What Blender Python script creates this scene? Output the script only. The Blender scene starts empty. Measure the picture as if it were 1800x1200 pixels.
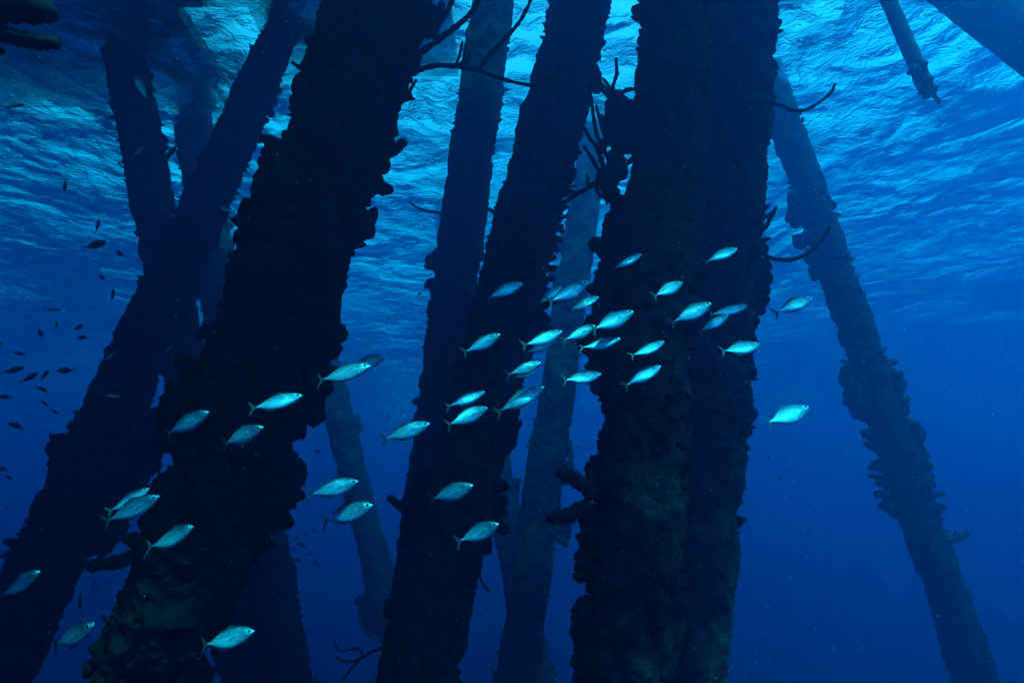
import bpy, bmesh, math, random
import numpy as np
from mathutils import Vector, Matrix

random.seed(7)
RNG = np.random.default_rng(7)
R = math.radians
S = bpy.context.scene
COL = S.collection

# ------------------------------------------------------------------ camera
FPX, PITCH = 950.0, R(20)          # focal length in pixels of the 1800 px wide photograph
CP, SP = math.cos(PITCH), math.sin(PITCH)
cam = bpy.data.cameras.new("camera")
cam.sensor_width = 36.0
cam.lens = FPX / 1800 * 36.0
cam.clip_start, cam.clip_end = 0.05, 600
camo = bpy.data.objects.new("camera", cam)
camo.rotation_euler = (R(90) + PITCH, 0, 0)
COL.objects.link(camo)
S.camera = camo

# ------------------------------------------------------------------ light
SUN_ELEV, SUN_BEHIND = R(54), R(20)      # sun stands behind the camera, a little to its right
L = Vector((-math.sin(SUN_BEHIND) * math.cos(SUN_ELEV), math.cos(SUN_BEHIND) * math.cos(SUN_ELEV), -math.sin(SUN_ELEV)))
sun = bpy.data.lights.new("sun", 'SUN')
sun.energy, sun.angle, sun.color = 5.0, R(0.5), (1.0, 0.98, 0.95)
suno = bpy.data.objects.new("sun", sun)
suno.rotation_euler = (-L).to_track_quat('Z', 'Y').to_euler()
COL.objects.link(suno)
W = bpy.data.worlds.new("World")
S.world = W
W.use_nodes = True
nt = W.node_tree
sky = nt.nodes.new('ShaderNodeTexSky')
sky.sky_type = 'NISHITA'
sky.sun_disc = False; sky.dust_density = 6.0; sky.ozone_density = 0.0
sky.sun_elevation = SUN_ELEV
sky.sun_rotation = R(180) - SUN_BEHIND
bg = nt.nodes['Background']
bg.inputs['Strength'].default_value = 0.15
nt.links.new(sky.outputs[0], bg.inputs[0])
S.view_settings.view_transform = 'Standard'
S.view_settings.look = 'None'
S.view_settings.exposure = 2.6
S.view_settings.gamma = 1.0
cy = S.cycles
cy.max_bounces, cy.diffuse_bounces, cy.glossy_bounces = 8, 2, 3
cy.transmission_bounces, cy.volume_bounces, cy.transparent_max_bounces = 4, 1, 8
cy.use_denoising = True
cy.sample_clamp_indirect = 4.0
cy.use_adaptive_sampling = False

SURF, BED, DECK = 7.5, -26.0, 8.1

# ------------------------------------------------------------------ helpers
def at(px, py, d):
    """world point seen at pixel (px, py) of the photograph, d metres along the view axis"""
    x, v = (px - 900) / FPX, (600 - py) / FPX
    return Vector((x, CP - v * SP, SP + v * CP)) * d

def tag(o, label=None, cat=None, group=None, kind=None):
    if label: o["label"] = label
    if cat: o["category"] = cat
    if group: o["group"] = group
    if kind: o["kind"] = kind
    return o

def link(name, me, mat=None, parent=None, smooth=True):
    o = bpy.data.objects.new(name, me)
    COL.objects.link(o)
    if mat: me.materials.append(mat)
    if parent: o.parent = parent
    if smooth and len(me.polygons):
        me.polygons.foreach_set('use_smooth', [True] * len(me.polygons))
    return o

class MB:
    """collects vertices and faces, then links ONE mesh object"""
    def __init__(s): s.v, s.f, s.n = [], [], 0
    def add(s, v, f):
        v = np.asarray(v, float)
        s.v.append(v); s.f += [tuple(i + s.n for i in q) for q in f]; s.n += len(v)
    def box(s, x0, x1, y0, y1, z0, z1):
        s.add([(x, y, z) for z in (z0, z1) for y in (y0, y1) for x in (x0, x1)],
              [(0, 2, 3, 1), (4, 5, 7, 6), (0, 1, 5, 4), (2, 6, 7, 3), (0, 4, 6, 2), (1, 3, 7, 5)])
    def mesh(s, name):
        me = bpy.data.meshes.new(name)
        me.from_pydata(np.concatenate(s.v).tolist() if s.v else [], [], s.f)
        me.update()
        return me
    def build(s, name, mat=None, parent=None, smooth=True):
        return link(name, s.mesh(name), mat, parent, smooth)

def _hash(i, j, k):
    h = (i * 374761393 + j * 668265263 + k * 2147483647 * 3) & 0xffffffff
    h = ((h ^ (h >> 13)) * 1274126177) & 0xffffffff
    h = ((h ^ (h >> 16)) * 2246822519) & 0xffffffff
    return ((h ^ (h >> 15)) & 0xffff) / 65535.0

def vnoise(P):
    P = np.asarray(P, float)
    I = np.floor(P).astype(np.int64); Fr = P - I
    u = Fr * Fr * (3 - 2 * Fr)
    r = 0
    for dx in (0, 1):
        wx = u[:, 0] if dx else 1 - u[:, 0]
        for dy in (0, 1):
            wy = u[:, 1] if dy else 1 - u[:, 1]
            for dz in (0, 1):
                wz = u[:, 2] if dz else 1 - u[:, 2]
                r = r + wx * wy * wz * _hash(I[:, 0] + dx, I[:, 1] + dy, I[:, 2] + dz)
    return r * 2 - 1

def fbm(P, oct=4, gain=0.55):
    P = np.asarray(P, float); r = 0; a = 1
    for i in range(oct):
        r = r + a * vnoise(P * (2.03 ** i) + 17.3 * i); a *= gain
    return r

def frame(u):
    u = Vector(u).normalized()
    e1 = Vector((1, 0, 0)) - u * u.x
    if e1.length < 0.2: e1 = Vector((0, 1, 0)) - u * u.y
    e1.normalize()
    return u, e1, u.cross(e1)          # e1 = to the right of the picture

def smooth_path(pts, n):
    """Catmull-Rom through pts -> n points"""
    P = [np.array(p, float) for p in pts]
    if len(P) == 2:
        return [P[0] + (P[1] - P[0]) * t for t in np.linspace(0, 1, n)]
    P = [2 * P[0] - P[1]] + P + [2 * P[-1] - P[-2]]
    out = []
    m = len(P) - 3
    for k in range(n):
        t = k / (n - 1) * m; i = min(int(t), m - 1); f = t - i
        a, b, c, d = P[i:i + 4]
        out.append(0.5 * ((2 * b) + (c - a) * f + (2 * a - 5 * b + 4 * c - d) * f * f + (3 * b - a - 3 * c + d) * f ** 3))
    return out

def tube(mb, pts, radii, sides=8, rough=0.0, freq=20.0, seed=0, cap=True):
    """round-ended tube along 3-D points"""
    P = [np.array(p, float) for p in pts]
    rr = list(radii)
    if cap:
        d = P[-1] - P[-2]; d = d / (np.linalg.norm(d) + 1e-9)
        e = P[-1]; r = rr[-1]
        P = P + [e + d * r * 0.5, e + d * r * 0.85, e + d * r]
        rr = rr + [r * 0.87, r * 0.53, r * 0.05]
    N = len(P)
    T = [P[min(i + 1, N - 1)] - P[max(i - 1, 0)] for i in range(N)]
    T = [t / (np.linalg.norm(t) + 1e-9) for t in T]
    ref = np.array([0, 1, 0.3]) if abs(T[0][1]) < 0.8 else np.array([1.0, 0, 0.2])
    n0 = np.cross(T[0], ref); n0 /= np.linalg.norm(n0)
    V = []
    for i in range(N):
        n0 = n0 - T[i] * np.dot(n0, T[i]); n0 /= np.linalg.norm(n0) + 1e-9
        b0 = np.cross(T[i], n0)
        for k in range(sides):
            a = 2 * math.pi * k / sides
            V.append(P[i] + (n0 * math.cos(a) + b0 * math.sin(a)) * rr[i])
    V = np.array(V)
    if rough:
        C = np.repeat(np.array(P), sides, 0)
        V = C + (V - C) * (1 + rough * fbm(V * freq + seed * 3.1, 3))[:, None]
    Fc = []
    for i in range(N - 1):
        for k in range(sides):
            a, b = i * sides + k, i * sides + (k + 1) % sides
            Fc.append((a, b, b + sides, a + sides))
    Fc.append(tuple(range(sides - 1, -1, -1)))
    Fc.append(tuple((N - 1) * sides + k for k in range(sides)))
    mb.add(V, Fc)

_bm = bmesh.new(); bmesh.ops.create_icosphere(_bm, subdivisions=1, radius=1)
ICO_V = np.array([v.co[:] for v in _bm.verts]); ICO_F = [tuple(v.index for v in f.verts) for f in _bm.faces]; _bm.free()
_bm = bmesh.new(); bmesh.ops.create_icosphere(_bm, subdivisions=2, radius=1)
ICO2_V = np.array([v.co[:] for v in _bm.verts]); ICO2_F = [tuple(v.index for v in f.verts) for f in _bm.faces]; _bm.free()

def lobe(mb, c, axis, r, stretch=1.4, seed=0, fine=False, squash=1.0):
    V, Fc = (ICO2_V, ICO2_F) if fine else (ICO_V, ICO_F)
    u, e1, e2 = frame(axis)
    M = np.array([e1[:], e2[:], u[:]])
    X = V * (1 + 0.34 * vnoise(V * 1.7 + seed * 5.7)[:, None] + (0.30 if fine else 0.14) * vnoise(V * 4.1 + seed * 3.3)[:, None]) * np.array([r, r * squash, r * stretch])
    mb.add(X @ M + np.array(c), Fc)

# ------------------------------------------------------------------ materials
def new_mat(name):
    m = bpy.data.materials.new(name); m.use_nodes = True
    t = m.node_tree; b = t.nodes['Principled BSDF']
    return m, t, b

def N(t, kind, **kw):
    n = t.nodes.new(kind)
    for k, v in kw.items():
        if k in n.inputs: n.inputs[k].default_value = v
        else: setattr(n, k, v)
    return n

def ramp(t, src, stops):
    r = t.nodes.new('ShaderNodeValToRGB')
    while len(r.color_ramp.elements) < len(stops): r.color_ramp.elements.new(0.5)
    for e, (p, c) in zip(r.color_ramp.elements, stops):
        e.position = p; e.color = (*c, 1)
    t.links.new(src, r.inputs[0])
    return r

def crust_mat(name, dark, mid, spot, scale=9.0, spot_at=0.72, bump=0.5):
    """encrusted surface: blotches of algae, sponge and pale coralline specks"""
    m, t, b = new_mat(name)
    co = N(t, 'ShaderNodeTexCoord')
    n1 = N(t, 'ShaderNodeTexNoise', Scale=scale, Detail=6.0, Roughness=0.65)
    n2 = N(t, 'ShaderNodeTexNoise', Scale=scale * 6.5, Detail=3.0, Roughness=0.7)
    n3 = N(t, 'ShaderNodeTexNoise', Scale=scale * 0.33, Detail=2.0)
    for n in (n1, n2, n3): t.links.new(co.outputs['Object'], n.inputs['Vector'])
    r1 = ramp(t, n1.outputs[0], [(0.35, dark), (0.62, mid)])
    r2 = ramp(t, n2.outputs[0], [(spot_at - 0.07, (0, 0, 0)), (spot_at, (1, 1, 1))])
    r3 = ramp(t, n3.outputs[0], [(0.45, (0, 0, 0)), (0.62, (1, 1, 1))])
    mul = N(t, 'ShaderNodeMath', operation='MULTIPLY')
    t.links.new(r2.outputs[0], mul.inputs[0]); t.links.new(r3.outputs[0], mul.inputs[1])
    mx = N(t, 'ShaderNodeMixRGB'); mx.inputs[2].default_value = (*spot, 1)
    t.links.new(mul.outputs[0], mx.inputs[0]); t.links.new(r1.outputs[0], mx.inputs[1])
    t.links.new(mx.outputs[0], b.inputs['Base Color'])
    b.inputs['Roughness'].default_value = 0.9
    b.inputs['Specular IOR Level'].default_value = 0.1
    bp = N(t, 'ShaderNodeBump', Strength=bump, Distance=0.02)
    t.links.new(n2.outputs[0], bp.inputs['Height']); t.links.new(bp.outputs[0], b.inputs['Normal'])
    return m

M_CRUST = crust_mat("encrusted_pile", (0.003, 0.004, 0.004), (0.009, 0.011, 0.010), (0.06, 0.075, 0.06), 6.0, 0.70, 0.7)
M_CRUST_SHADE_LIFT = crust_mat("mottled_shade_lift_pile", (0.003, 0.004, 0.003), (0.026, 0.034, 0.020), (0.16, 0.20, 0.15), 7.0, 0.66, 0.9)  # crust lightened in colour to offset the deck shade on these piles
M_GROWTH = crust_mat("sponge_growth", (0.003, 0.004, 0.004), (0.010, 0.012, 0.010), (0.05, 0.062, 0.055), 14, 0.72, 0.9)
M_SPONGE = crust_mat("tube_sponge", (0.010, 0.009, 0.008), (0.024, 0.022, 0.018), (0.05, 0.05, 0.04), 18)
M_ROPE = crust_mat("rope_sponge", (0.009, 0.008, 0.008), (0.02, 0.018, 0.016), (0.04, 0.04, 0.035), 25)
M_DECK = crust_mat("deck_concrete", (0.04, 0.04, 0.038), (0.07, 0.068, 0.062), (0.10, 0.10, 0.095), 2)
M_SAND = crust_mat("seabed_sand", (0.05, 0.048, 0.04), (0.09, 0.085, 0.07), (0.12, 0.12, 0.11), 1)
M_ROD = crust_mat("hanging_pipe", (0.03, 0.03, 0.03), (0.06, 0.06, 0.055), (0.1, 0.1, 0.1), 12)

# water surface: clear above (sky through the window), mirror of the deep outside it, all ruled by the wavelets' slope
def water_mat():
    m = bpy.data.materials.new("water_surface"); m.use_nodes = True
    t = m.node_tree; t.nodes.clear()
    out = N(t, 'ShaderNodeOutputMaterial')
    co = N(t, 'ShaderNodeTexCoord')
    def wave(scale, stretch, detail, rough, dist=0.0, rot=0.0):
        mp = N(t, 'ShaderNodeMapping'); mp.inputs['Scale'].default_value = (stretch, 1, 1); mp.inputs['Rotation'].default_value = (0, 0, rot)
        n = N(t, 'ShaderNodeTexNoise', Scale=scale, Detail=detail, Roughness=rough, Distortion=dist)
        t.links.new(co.outputs['Object'], mp.inputs[0]); t.links.new(mp.outputs[0], n.inputs['Vector'])
        return n
    n1 = wave(0.6, 0.8, 2.0, 0.5, 0.6, 0.35)            # swell-sized undulation
    n2 = wave(3.4, 0.8, 5.0, 0.62, 1.2, -0.15)            # wind wavelets
    n3 = wave(0.28, 0.7, 2.0, 0.5, 0.5, 0.5)             # calmer and rougher patches
    rg = N(t, 'ShaderNodeMapRange'); rg.inputs[1].default_value = 0.38; rg.inputs[2].default_value = 0.62
    rg.inputs[3].default_value = 0.35; rg.inputs[4].default_value = 1.0
    t.links.new(n3.outputs[0], rg.inputs[0])
    hm = N(t, 'ShaderNodeMath', operation='MULTIPLY')
    t.links.new(n2.outputs[0], hm.inputs[0]); t.links.new(rg.outputs[0], hm.inputs[1])
    b1 = N(t, 'ShaderNodeBump', Strength=1.0, Distance=0.7)
    b2 = N(t, 'ShaderNodeBump', Strength=1.0, Distance=0.122)
    t.links.new(n1.outputs[0], b1.inputs['Height'])
    t.links.new(hm.outputs[0], b2.inputs['Height'])
    t.links.new(b1.outputs[0], b2.inputs['Normal'])
    n4 = wave(8.5, 0.8, 3.0, 0.6, 0.8, 0.4)              # fine chop
    h4 = N(t, 'ShaderNodeMath', operation='MULTIPLY')
    t.links.new(n4.outputs[0], h4.inputs[0]); t.links.new(rg.outputs[0], h4.inputs[1])
    b4 = N(t, 'ShaderNodeBump', Strength=1.0, Distance=0.035)
    t.links.new(h4.outputs[0], b4.inputs['Height']); t.links.new(b2.outputs[0], b4.inputs['Normal'])
    b2 = b4
    fr = N(t, 'ShaderNodeFresnel', IOR=1.333)
    t.links.new(b2.outputs[0], fr.inputs['Normal'])
    gl = N(t, 'ShaderNodeBsdfGlossy', Roughness=0.02)
    gl.inputs['Color'].default_value = (1, 1, 1, 1)
    t.links.new(b2.outputs[0], gl.inputs['Normal'])
    tr = N(t, 'ShaderNodeBsdfTransparent')
    rf = N(t, 'ShaderNodeBsdfRefraction', IOR=1.333, Roughness=0.02)
    t.links.new(b2.outputs[0], rf.inputs['Normal'])
    mt = N(t, 'ShaderNodeMixShader'); mt.inputs[0].default_value = 0.45
    t.links.new(tr.outputs[0], mt.inputs[1]); t.links.new(rf.outputs[0], mt.inputs[2])
    mx = N(t, 'ShaderNodeMixShader')
    t.links.new(fr.outputs[0], mx.inputs[0]); t.links.new(mt.outputs[0], mx.inputs[1]); t.links.new(gl.outputs[0], mx.inputs[2])
    t.links.new(mx.outputs[0], out.inputs['Surface'])
    return m
M_WATER = water_mat()

# ------------------------------------------------------------------ setting
HALF = 150.0
def sheet(name, z, mat):
    mb = MB(); h = HALF - 0.5
    n = 30; g = np.linspace(-h, h, n + 1)
    mb.add([(x, y, z) for y in g for x in g], [(j * (n + 1) + i, j * (n + 1) + i + 1, (j + 1) * (n + 1) + i + 1, (j + 1) * (n + 1) + i) for j in range(n) for i in range(n)])
    o = mb.build(name, mat); o["kind"] = "structure"
    return o
sheet("water_surface", SURF, M_WATER)
sheet("seabed", BED, M_SAND)

def haze():
    mb = MB(); mb.box(-HALF, HALF, -HALF, HALF, BED - 1, DECK + 0.4)
    m = bpy.data.materials.new("haze"); m.use_nodes = True
    t = m.node_tree; t.nodes.clear()
    out = N(t, 'ShaderNodeOutputMaterial')
    v = N(t, 'ShaderNodeVolumePrincipled')
    D = 0.43
    sc = (0.003, 0.0144, 0.045); ab = (0.40, 0.056, 0.019)        # scattering and absorption per metre
    col = [s / D for s in sc]
    acol = [max(0.0, 1 - a / (D * (1 - c))) ** 2 for a, c in zip(ab, col)]
    v.inputs['Color'].default_value = (*col, 1)
    v.inputs['Absorption Color'].default_value = (*acol, 1)
    v.inputs['Density'].default_value = D
    v.inputs['Anisotropy'].default_value = 0.72
    t.links.new(v.outputs[0], out.inputs['Volume'])
    o = mb.build("haze", m, smooth=False); o["kind"] = "stuff"
haze()

# pier deck, with unseen slabs added for shade and a slot lighting the fish
deck = bpy.data.objects.new("pier_deck", None); COL.objects.link(deck)
deck.location = (-6, 4, DECK)
tag(deck, "dark pier deck overhead, seen through the rippled surface at upper left, with unseen slabs added for shade", "pier deck")
def slab(x0, x1, y0, y1, name="deck_shade_slab"):
    mb = MB(); mb.box(x0 + 6, x1 + 6, y0 - 4, y1 - 4, 0, 0.25)
    return mb.build(name, M_DECK, deck, smooth=False)
SLOT0, SLOT1, EDGE = -3.04, -1.9, 4.4  # slot added to let sun onto the fish
slab(-24, 4.4, -14, SLOT0)  # added out of view to shade the water before the camera
slab(-24, 4.4, SLOT1, EDGE)  # added out of view to shade the near piles and haze
slab(-24, -5.5, EDGE + 0.003, 8.4)
slab(-5.497, -4.303, EDGE + 0.003, 6.4)  # added to keep the sun off the hazy left pile
slab(-4.3, -1.0, EDGE + 0.003, 7.8)
for y in (6.0, 8.1):
    mb = MB(); mb.box(-24 + 6, -5.7 + 6, y - 4.12, y - 3.85, -0.3, -0.003); mb.build("deck_beam", M_DECK, deck, smooth=False)

# ------------------------------------------------------------------ piles
PILES = {}
class Pile: pass

def make_pile(key, label, a, b, growth=1.0, dens=1.0, res=0.022, lump=1.0, top=DECK - 0.003, fine=False):
    """a, b = (px, py, horizontal half width px, depth) at the upper and lower end of the part in view"""
    p = Pile()
    A, B = at(a[0], a[1], a[3]), at(b[0], b[1], b[3])
    sl = (b[0] - a[0]) / (b[1] - a[1]); cs = 1 / math.sqrt(1 + sl * sl)
    p.rA, p.rB = a[2] * cs * a[3] / FPX, b[2] * cs * b[3] / FPX
    p.A, p.B, p.a, p.b = A, B, a, b
    p.len = (A - B).length
    p.u, p.e1, p.e2 = frame(A - B)
    tmax = (top - B.z) / p.u.z; tmin = (BED - B.z) / p.u.z
    p.key = key
    seed = len(PILES) * 11.7
    hi = min(p.len, tmax)
    ss = list(np.linspace(tmin, -0.15, 8)) + list(np.arange(0, hi, res)) + ([hi] if tmax <= hi + 0.2 else list(np.linspace(hi, tmax, 6)))
    ss = np.array(ss); nth = int(max(24, min(130, 2 * math.pi * p.rA / res)))
    th = np.linspace(0, 2 * math.pi, nth, endpoint=False)
    SS, TH = np.meshgrid(ss, th, indexing='ij')
    s, t_ = SS.ravel(), TH.ravel()
    f = np.clip(s / p.len, 0, 1)
    r0 = p.rB + (p.rA - p.rB) * f
    dirs = np.cos(t_)[:, None] * np.array(p.e1[:]) + np.sin(t_)[:, None] * np.array(p.e2[:])
    base = np.array(B[:]) + s[:, None] * np.array(p.u[:])
    Q = base + dirs * r0[:, None]
    n = 0.045 * fbm(Q * 2.3 + seed, 3) + 0.022 * fbm(Q * 8 + seed, 3) + 0.012 * np.abs(fbm(Q * 22 + seed, 2))
    r = r0 * 0.97 + growth * n * (r0 / 0.36)
    V = base + dirs * r[:, None]
    V = V - np.array(B[:])
    mb = MB(); m_ = len(ss)
    Fc = [(i * nth + k, i * nth + (k + 1) % nth, (i + 1) * nth + (k + 1) % nth, (i + 1) * nth + k) for i in range(m_ - 1) for k in range(nth)]
    Fc += [tuple(range(nth - 1, -1, -1)), tuple((m_ - 1) * nth + k for k in range(nth))]
    mb.add(V, Fc)
    o = mb.build("pier_pile", M_CRUST_SHADE_LIFT if key in ("P8a", "P8b", "P3") else M_CRUST)
    o.location = B
    tag(o, label, "pile", "encrusted piles of the pier")
    p.o = o
    # small lumps and knobs all over the column
    if dens:
        g = MB()
        area = 2 * math.pi * p.rA * hi
        for q in range(int(area * 150 * dens)):
            s1 = random.uniform(-0.1, hi); a1 = random.uniform(0, 2 * math.pi)
            ff = min(max(s1 / p.len, 0), 1); rr = p.rB + (p.rA - p.rB) * ff
            d = p.e1 * math.cos(a1) + p.e2 * math.sin(a1)
            P = Vector(p.u) * s1 + d * rr * 0.985
            # patches: more growth where a slow noise is high
            w = float(fbm(np.array([(B + P)[:]]) * 1.5 + seed, 2)[0])
            if w < random.uniform(-0.7, 0.5): continue
            sz = (0.010 + 0.03 * random.random() ** 2.2) * lump * (1 + 0.9 * max(w, 0))
            if random.random() < 0.03 and w > 0.05:                      # a small tuft of fingers
                for _ in range(random.randint(2, 5)):
                    dv = (d + Vector((random.uniform(-.6, .6), random.uniform(-.6, .6), random.uniform(-.3, .8)))).normalized()
                    ln, rr_ = random.uniform(.03, .08), random.uniform(.011, .02)
                    Q0 = P + Vector((random.uniform(-.03, .03), random.uniform(-.03, .03), random.uniform(-.03, .03)))
                    tube(g, [Q0 - dv * .02, Q0 + dv * ln * .5, Q0 + dv * ln + Vector((0, 0, ln * .15))], [rr_, rr_ * 1.1, rr_], 6, 0.25, 40, q)
                continue
            ax = d + Vector((random.uniform(-.5, .5), random.uniform(-.5, .5), random.uniform(-.5, .6)))
            lobe(g, P, ax, sz, random.uniform(0.7, 1.6), seed=q, fine=fine, squash=random.uniform(.6, 1))
        if g.n: g.build("encrusting_growth", M_GROWTH, o)
    PILES[key] = p
    return p

def hug(p, P, out):
    """pull P onto the pile so that nothing floats beside it"""
    h = max(-0.5, (P - p.B).dot(p.u)); Q = p.B + p.u * h
    r = p.rB + (p.rA - p.rB) * min(max(h / p.len, 0), 1) + out
    v = P - Q
    return Q + v * (r / v.length) if v.length > r else P

def fingers(key, px, py, ang, length, n=5, spread=40, w=9, along=0, dd=0.0, name="finger_sponge", mat=None, curl=0.0):
    """a tuft of blunt sponge fingers growing out of a pile; picture measures in px"""
    p = PILES[key]
    f = (py - p.a[1]) / (p.b[1] - p.a[1]); d0 = p.a[3] + (p.b[3] - p.a[3]) * f
    k = d0 / FPX
    g = MB()
    ya = R(ang)
    for i in range(n):
        t = (i / (n - 1) - 0.5) if n > 1 else 0
        a = ya + R(spread) * (-t) + R(random.uniform(-9, 9))
        ln = length * random.uniform(0.65, 1.1) * k
        off = along * t
        # 'along' runs down the pile
        ax = np.array([(p.b[0] - p.a[0]), (p.b[1] - p.a[1])], float); ax /= np.linalg.norm(ax)
        bx, by = px + ax[0] * off, py + ax[1] * off
        d = d0 + dd + random.uniform(-0.10, 0.06)
        P0 = at(bx, by, d)
        dir3 = Vector((math.cos(a), random.uniform(-.45, .35), math.sin(a)))
        dir3 = Vector((dir3.x, dir3.y * 1.0 - 0 * dir3.z, dir3.z)).normalized()
        P0 = hug(p, P0, 0.03)
        start = P0 - dir3 * 0.12
        mid = P0 + dir3 * ln * 0.5 + Vector((0, 0, curl * ln * 0.15))
        end = P0 + dir3 * ln + Vector((random.uniform(-.06, .06), 0, random.uniform(-.06, .08) + curl * .3)) * ln
        r = w * k * random.uniform(0.75, 1.2)
        path = smooth_path([start, mid, end], 7)
        tube(g, path, [r * 0.85, r * 0.95, r, r * 1.08, r * 1.1, r * 1.05, r * 0.95], 8, 0.30, 30, seed=i + px)
    V0 = p.o.location
    g.v = [v - np.array(V0[:]) for v in g.v]
    return g.build(name, mat or M_GROWTH, p.o)

def lumps(key, px, py, rx, n=10, spread=(20, 20), dd=0.0, name="sponge_lump"):
    n = int(n * 1.5)
    """a cushion of rounded lobes at the edge of a pile"""
    p = PILES[key]
    f = (py - p.a[1]) / (p.b[1] - p.a[1]); d0 = p.a[3] + (p.b[3] - p.a[3]) * f; k = d0 / FPX
    g = MB()
    for i in range(n):
        x, y = px + random.gauss(0, spread[0] * .5), py + random.gauss(0, spread[1] * .5)
        P = at(x, y, d0 + dd + random.uniform(-0.12, 0.08))
        P = hug(p, P, rx * k * 1.1)
        ax = Vector((random.uniform(-1, 1), random.uniform(-.6, .3), random.uniform(-.6, 1)))
        lobe(g, hug(p, P, -0.01), ax, rx * k * random.uniform(0.6, 0.95), 1.2, seed=i + py, fine=True)
        ax = Vector((random.uniform(-1, 1), random.uniform(-.6, .3), random.uniform(-.6, 1)))
        lobe(g, P, ax, rx * k * random.uniform(0.5, 1.0), random.uniform(0.9, 1.7), seed=i + px, fine=True, squash=random.uniform(.5, 1))
    g.v = [v - np.array(p.o.location[:]) for v in g.v]
    return g.build(name, M_GROWTH, p.o)

make_pile("P2", "thick near pile leaning right, overgrown with sponges, left of the picture", (690, -40, 84, 4.0), (255, 1240, 94, 3.75), 1.6, 1.2, 0.016, fine=True)
make_pile("P8a", "broad near pile in front of its twin, right of centre behind the fish school", (1196, -40, 59, 5.3), (1095, 1240, 81, 3.95), 1.2, 1.0, 0.017, fine=True)
make_pile("P8b", "pile close behind the broad near pile, forming its right edge", (1313, -40, 55, 6.2), (1217, 1240, 55, 6.0), 1.0, 1.0)
make_pile("P3", "leaning pile in the middle behind the pinkish fish, fading bluer towards its top", (1032, -40, 52, 6.8), (718, 1240, 70, 5.2), 1.2, 1.1)
make_pile("P1", "dark leaning pile at the far left with a collar of sponges near its foot", (538, -40, 28, 9.2), (-28, 1240, 66, 6.0), 1.2, 1.0)
make_pile("P4", "blue hazy pile just left of the middle pile, partly hidden by it", (870, -40, 38, 8.0), (705, 1240, 42, 7.8), 0.9, 0.7, 0.03)
make_pile("P5", "hazy leaning pile seen between the middle pile and the broad near pile", (1085, -40, 22, 12.0), (900, 1240, 38, 9.5), 1.0, 0.7, 0.035)
make_pile("D", "faint far pile crossing behind the foot of the hazy middle piles, leaning left", (728, 100, 18, 16.0), (955, 1240, 31, 11.0), 1.0, 0.6, 0.04)
make_pile("B", "hazy pile at upper left, left of the dark leaning pile, leaning left", (195, -40, 33, 9.0), (437, 1240, 36, 9.4), 0.9, 0.6, 0.035)
make_pile("C", "hazy pile seen between the dark leaning pile and the thick near pile", (296, -40, 28, 11.5), (512, 1240, 42, 8.5), 1.0, 0.7, 0.035)
make_pile("P7", "far blue pile leaning left between the thick near pile and the middle pile", (495, 330, 24, 15.0), (722, 1240, 26, 12.5), 1.0, 0.6, 0.04)
make_pile("P9", "tall hazy pile leaning left in open water at the right", (1293, -40, 25, 10.0), (1731, 1240, 35, 9.2), 1.2, 0.9, 0.03)
make_pile("P10", "blurred steeply raked pile crossing the upper right corner", (1650, -50, 66, 7.3), (1900, 145, 66, 6.6), 0.3, 0.0, 0.05)


# pile standing just outside the left edge; its sponges hang into the picture
make_pile("P0", "near pile just outside the left edge carrying dark sponge fingers", (-240, -40, 140, 2.35), (-250, 1240, 140, 2.35), 0.6, 0.0, 0.03)

# ---- tufts of sponge on the piles (parts of the pile)
F, Lm = fingers, lumps
# thick near pile, left side
F("P2", 520, 275, 155, 62, 6, 70, 11, 40); Lm("P2", 490, 325, 22, 12, (40, 50)); Lm("P2", 458, 378, 24, 9, (28, 40))
F("P2", 455, 392, 195, 26, 3, 60, 14, 24); Lm("P2", 428, 430, 17, 9, (24, 50)); F("P2", 430, 450, 180, 22, 4, 70, 10, 50)
Lm("P2", 560, 105, 16, 8, (18, 40)); Lm("P2", 530, 190, 16, 8, (18, 60)); Lm("P2", 410, 520, 15, 7, (16, 60)); Lm("P2", 372, 620, 17, 9, (24, 60))
Lm("P2", 340, 690, 26, 14, (70, 40)); F("P2", 320, 700, 170, 30, 5, 70, 14, 30); Lm("P2", 305, 745, 24, 9, (24, 40)); F("P2", 310, 765, 205, 28, 4, 50, 14, 24)
Lm("P2", 300, 860, 18, 9, (20, 70)); Lm("P2", 270, 905, 18, 9, (24, 40))
# thick near pile, right side
Lm("P2", 668, 300, 17, 8, (18, 60)); Lm("P2", 640, 400, 16, 8, (22, 26)); F("P2", 632, 408, 10, 22, 3, 60, 10, 20); Lm("P2", 755, 30, 16, 9, (24, 40)); Lm("P2", 720, 100, 14, 7, (20, 50))
Lm("P2", 562, 580, 26, 16, (34, 46)); F("P2", 556, 615, -2, 30, 1, 0, 13); F("P2", 548, 640, 4, 26, 2, 20, 12, 20); F("P2", 546, 655, -25, 50, 2, 25, 15, 14)
F("P2", 535, 700, -14, 36, 3, 40, 17, 18); Lm("P2", 525, 715, 24, 12, (30, 34)); Lm("P2", 516, 752, 17, 6, (14, 18)); F("P2", 500, 740, -40, 34, 2, 40, 14, 12)
Lm("P2", 492, 800, 18, 8, (18, 50)); Lm("P2", 505, 855, 26, 16, (40, 50)); F("P2", 510, 850, 12, 26, 4, 70, 12, 50); F("P2", 505, 893, 6, 50, 2, 12, 12, 12); Lm("P2", 485, 920, 18, 8, (22, 24)); Lm("P2", 450, 960, 16, 8, (40, 30))
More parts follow.
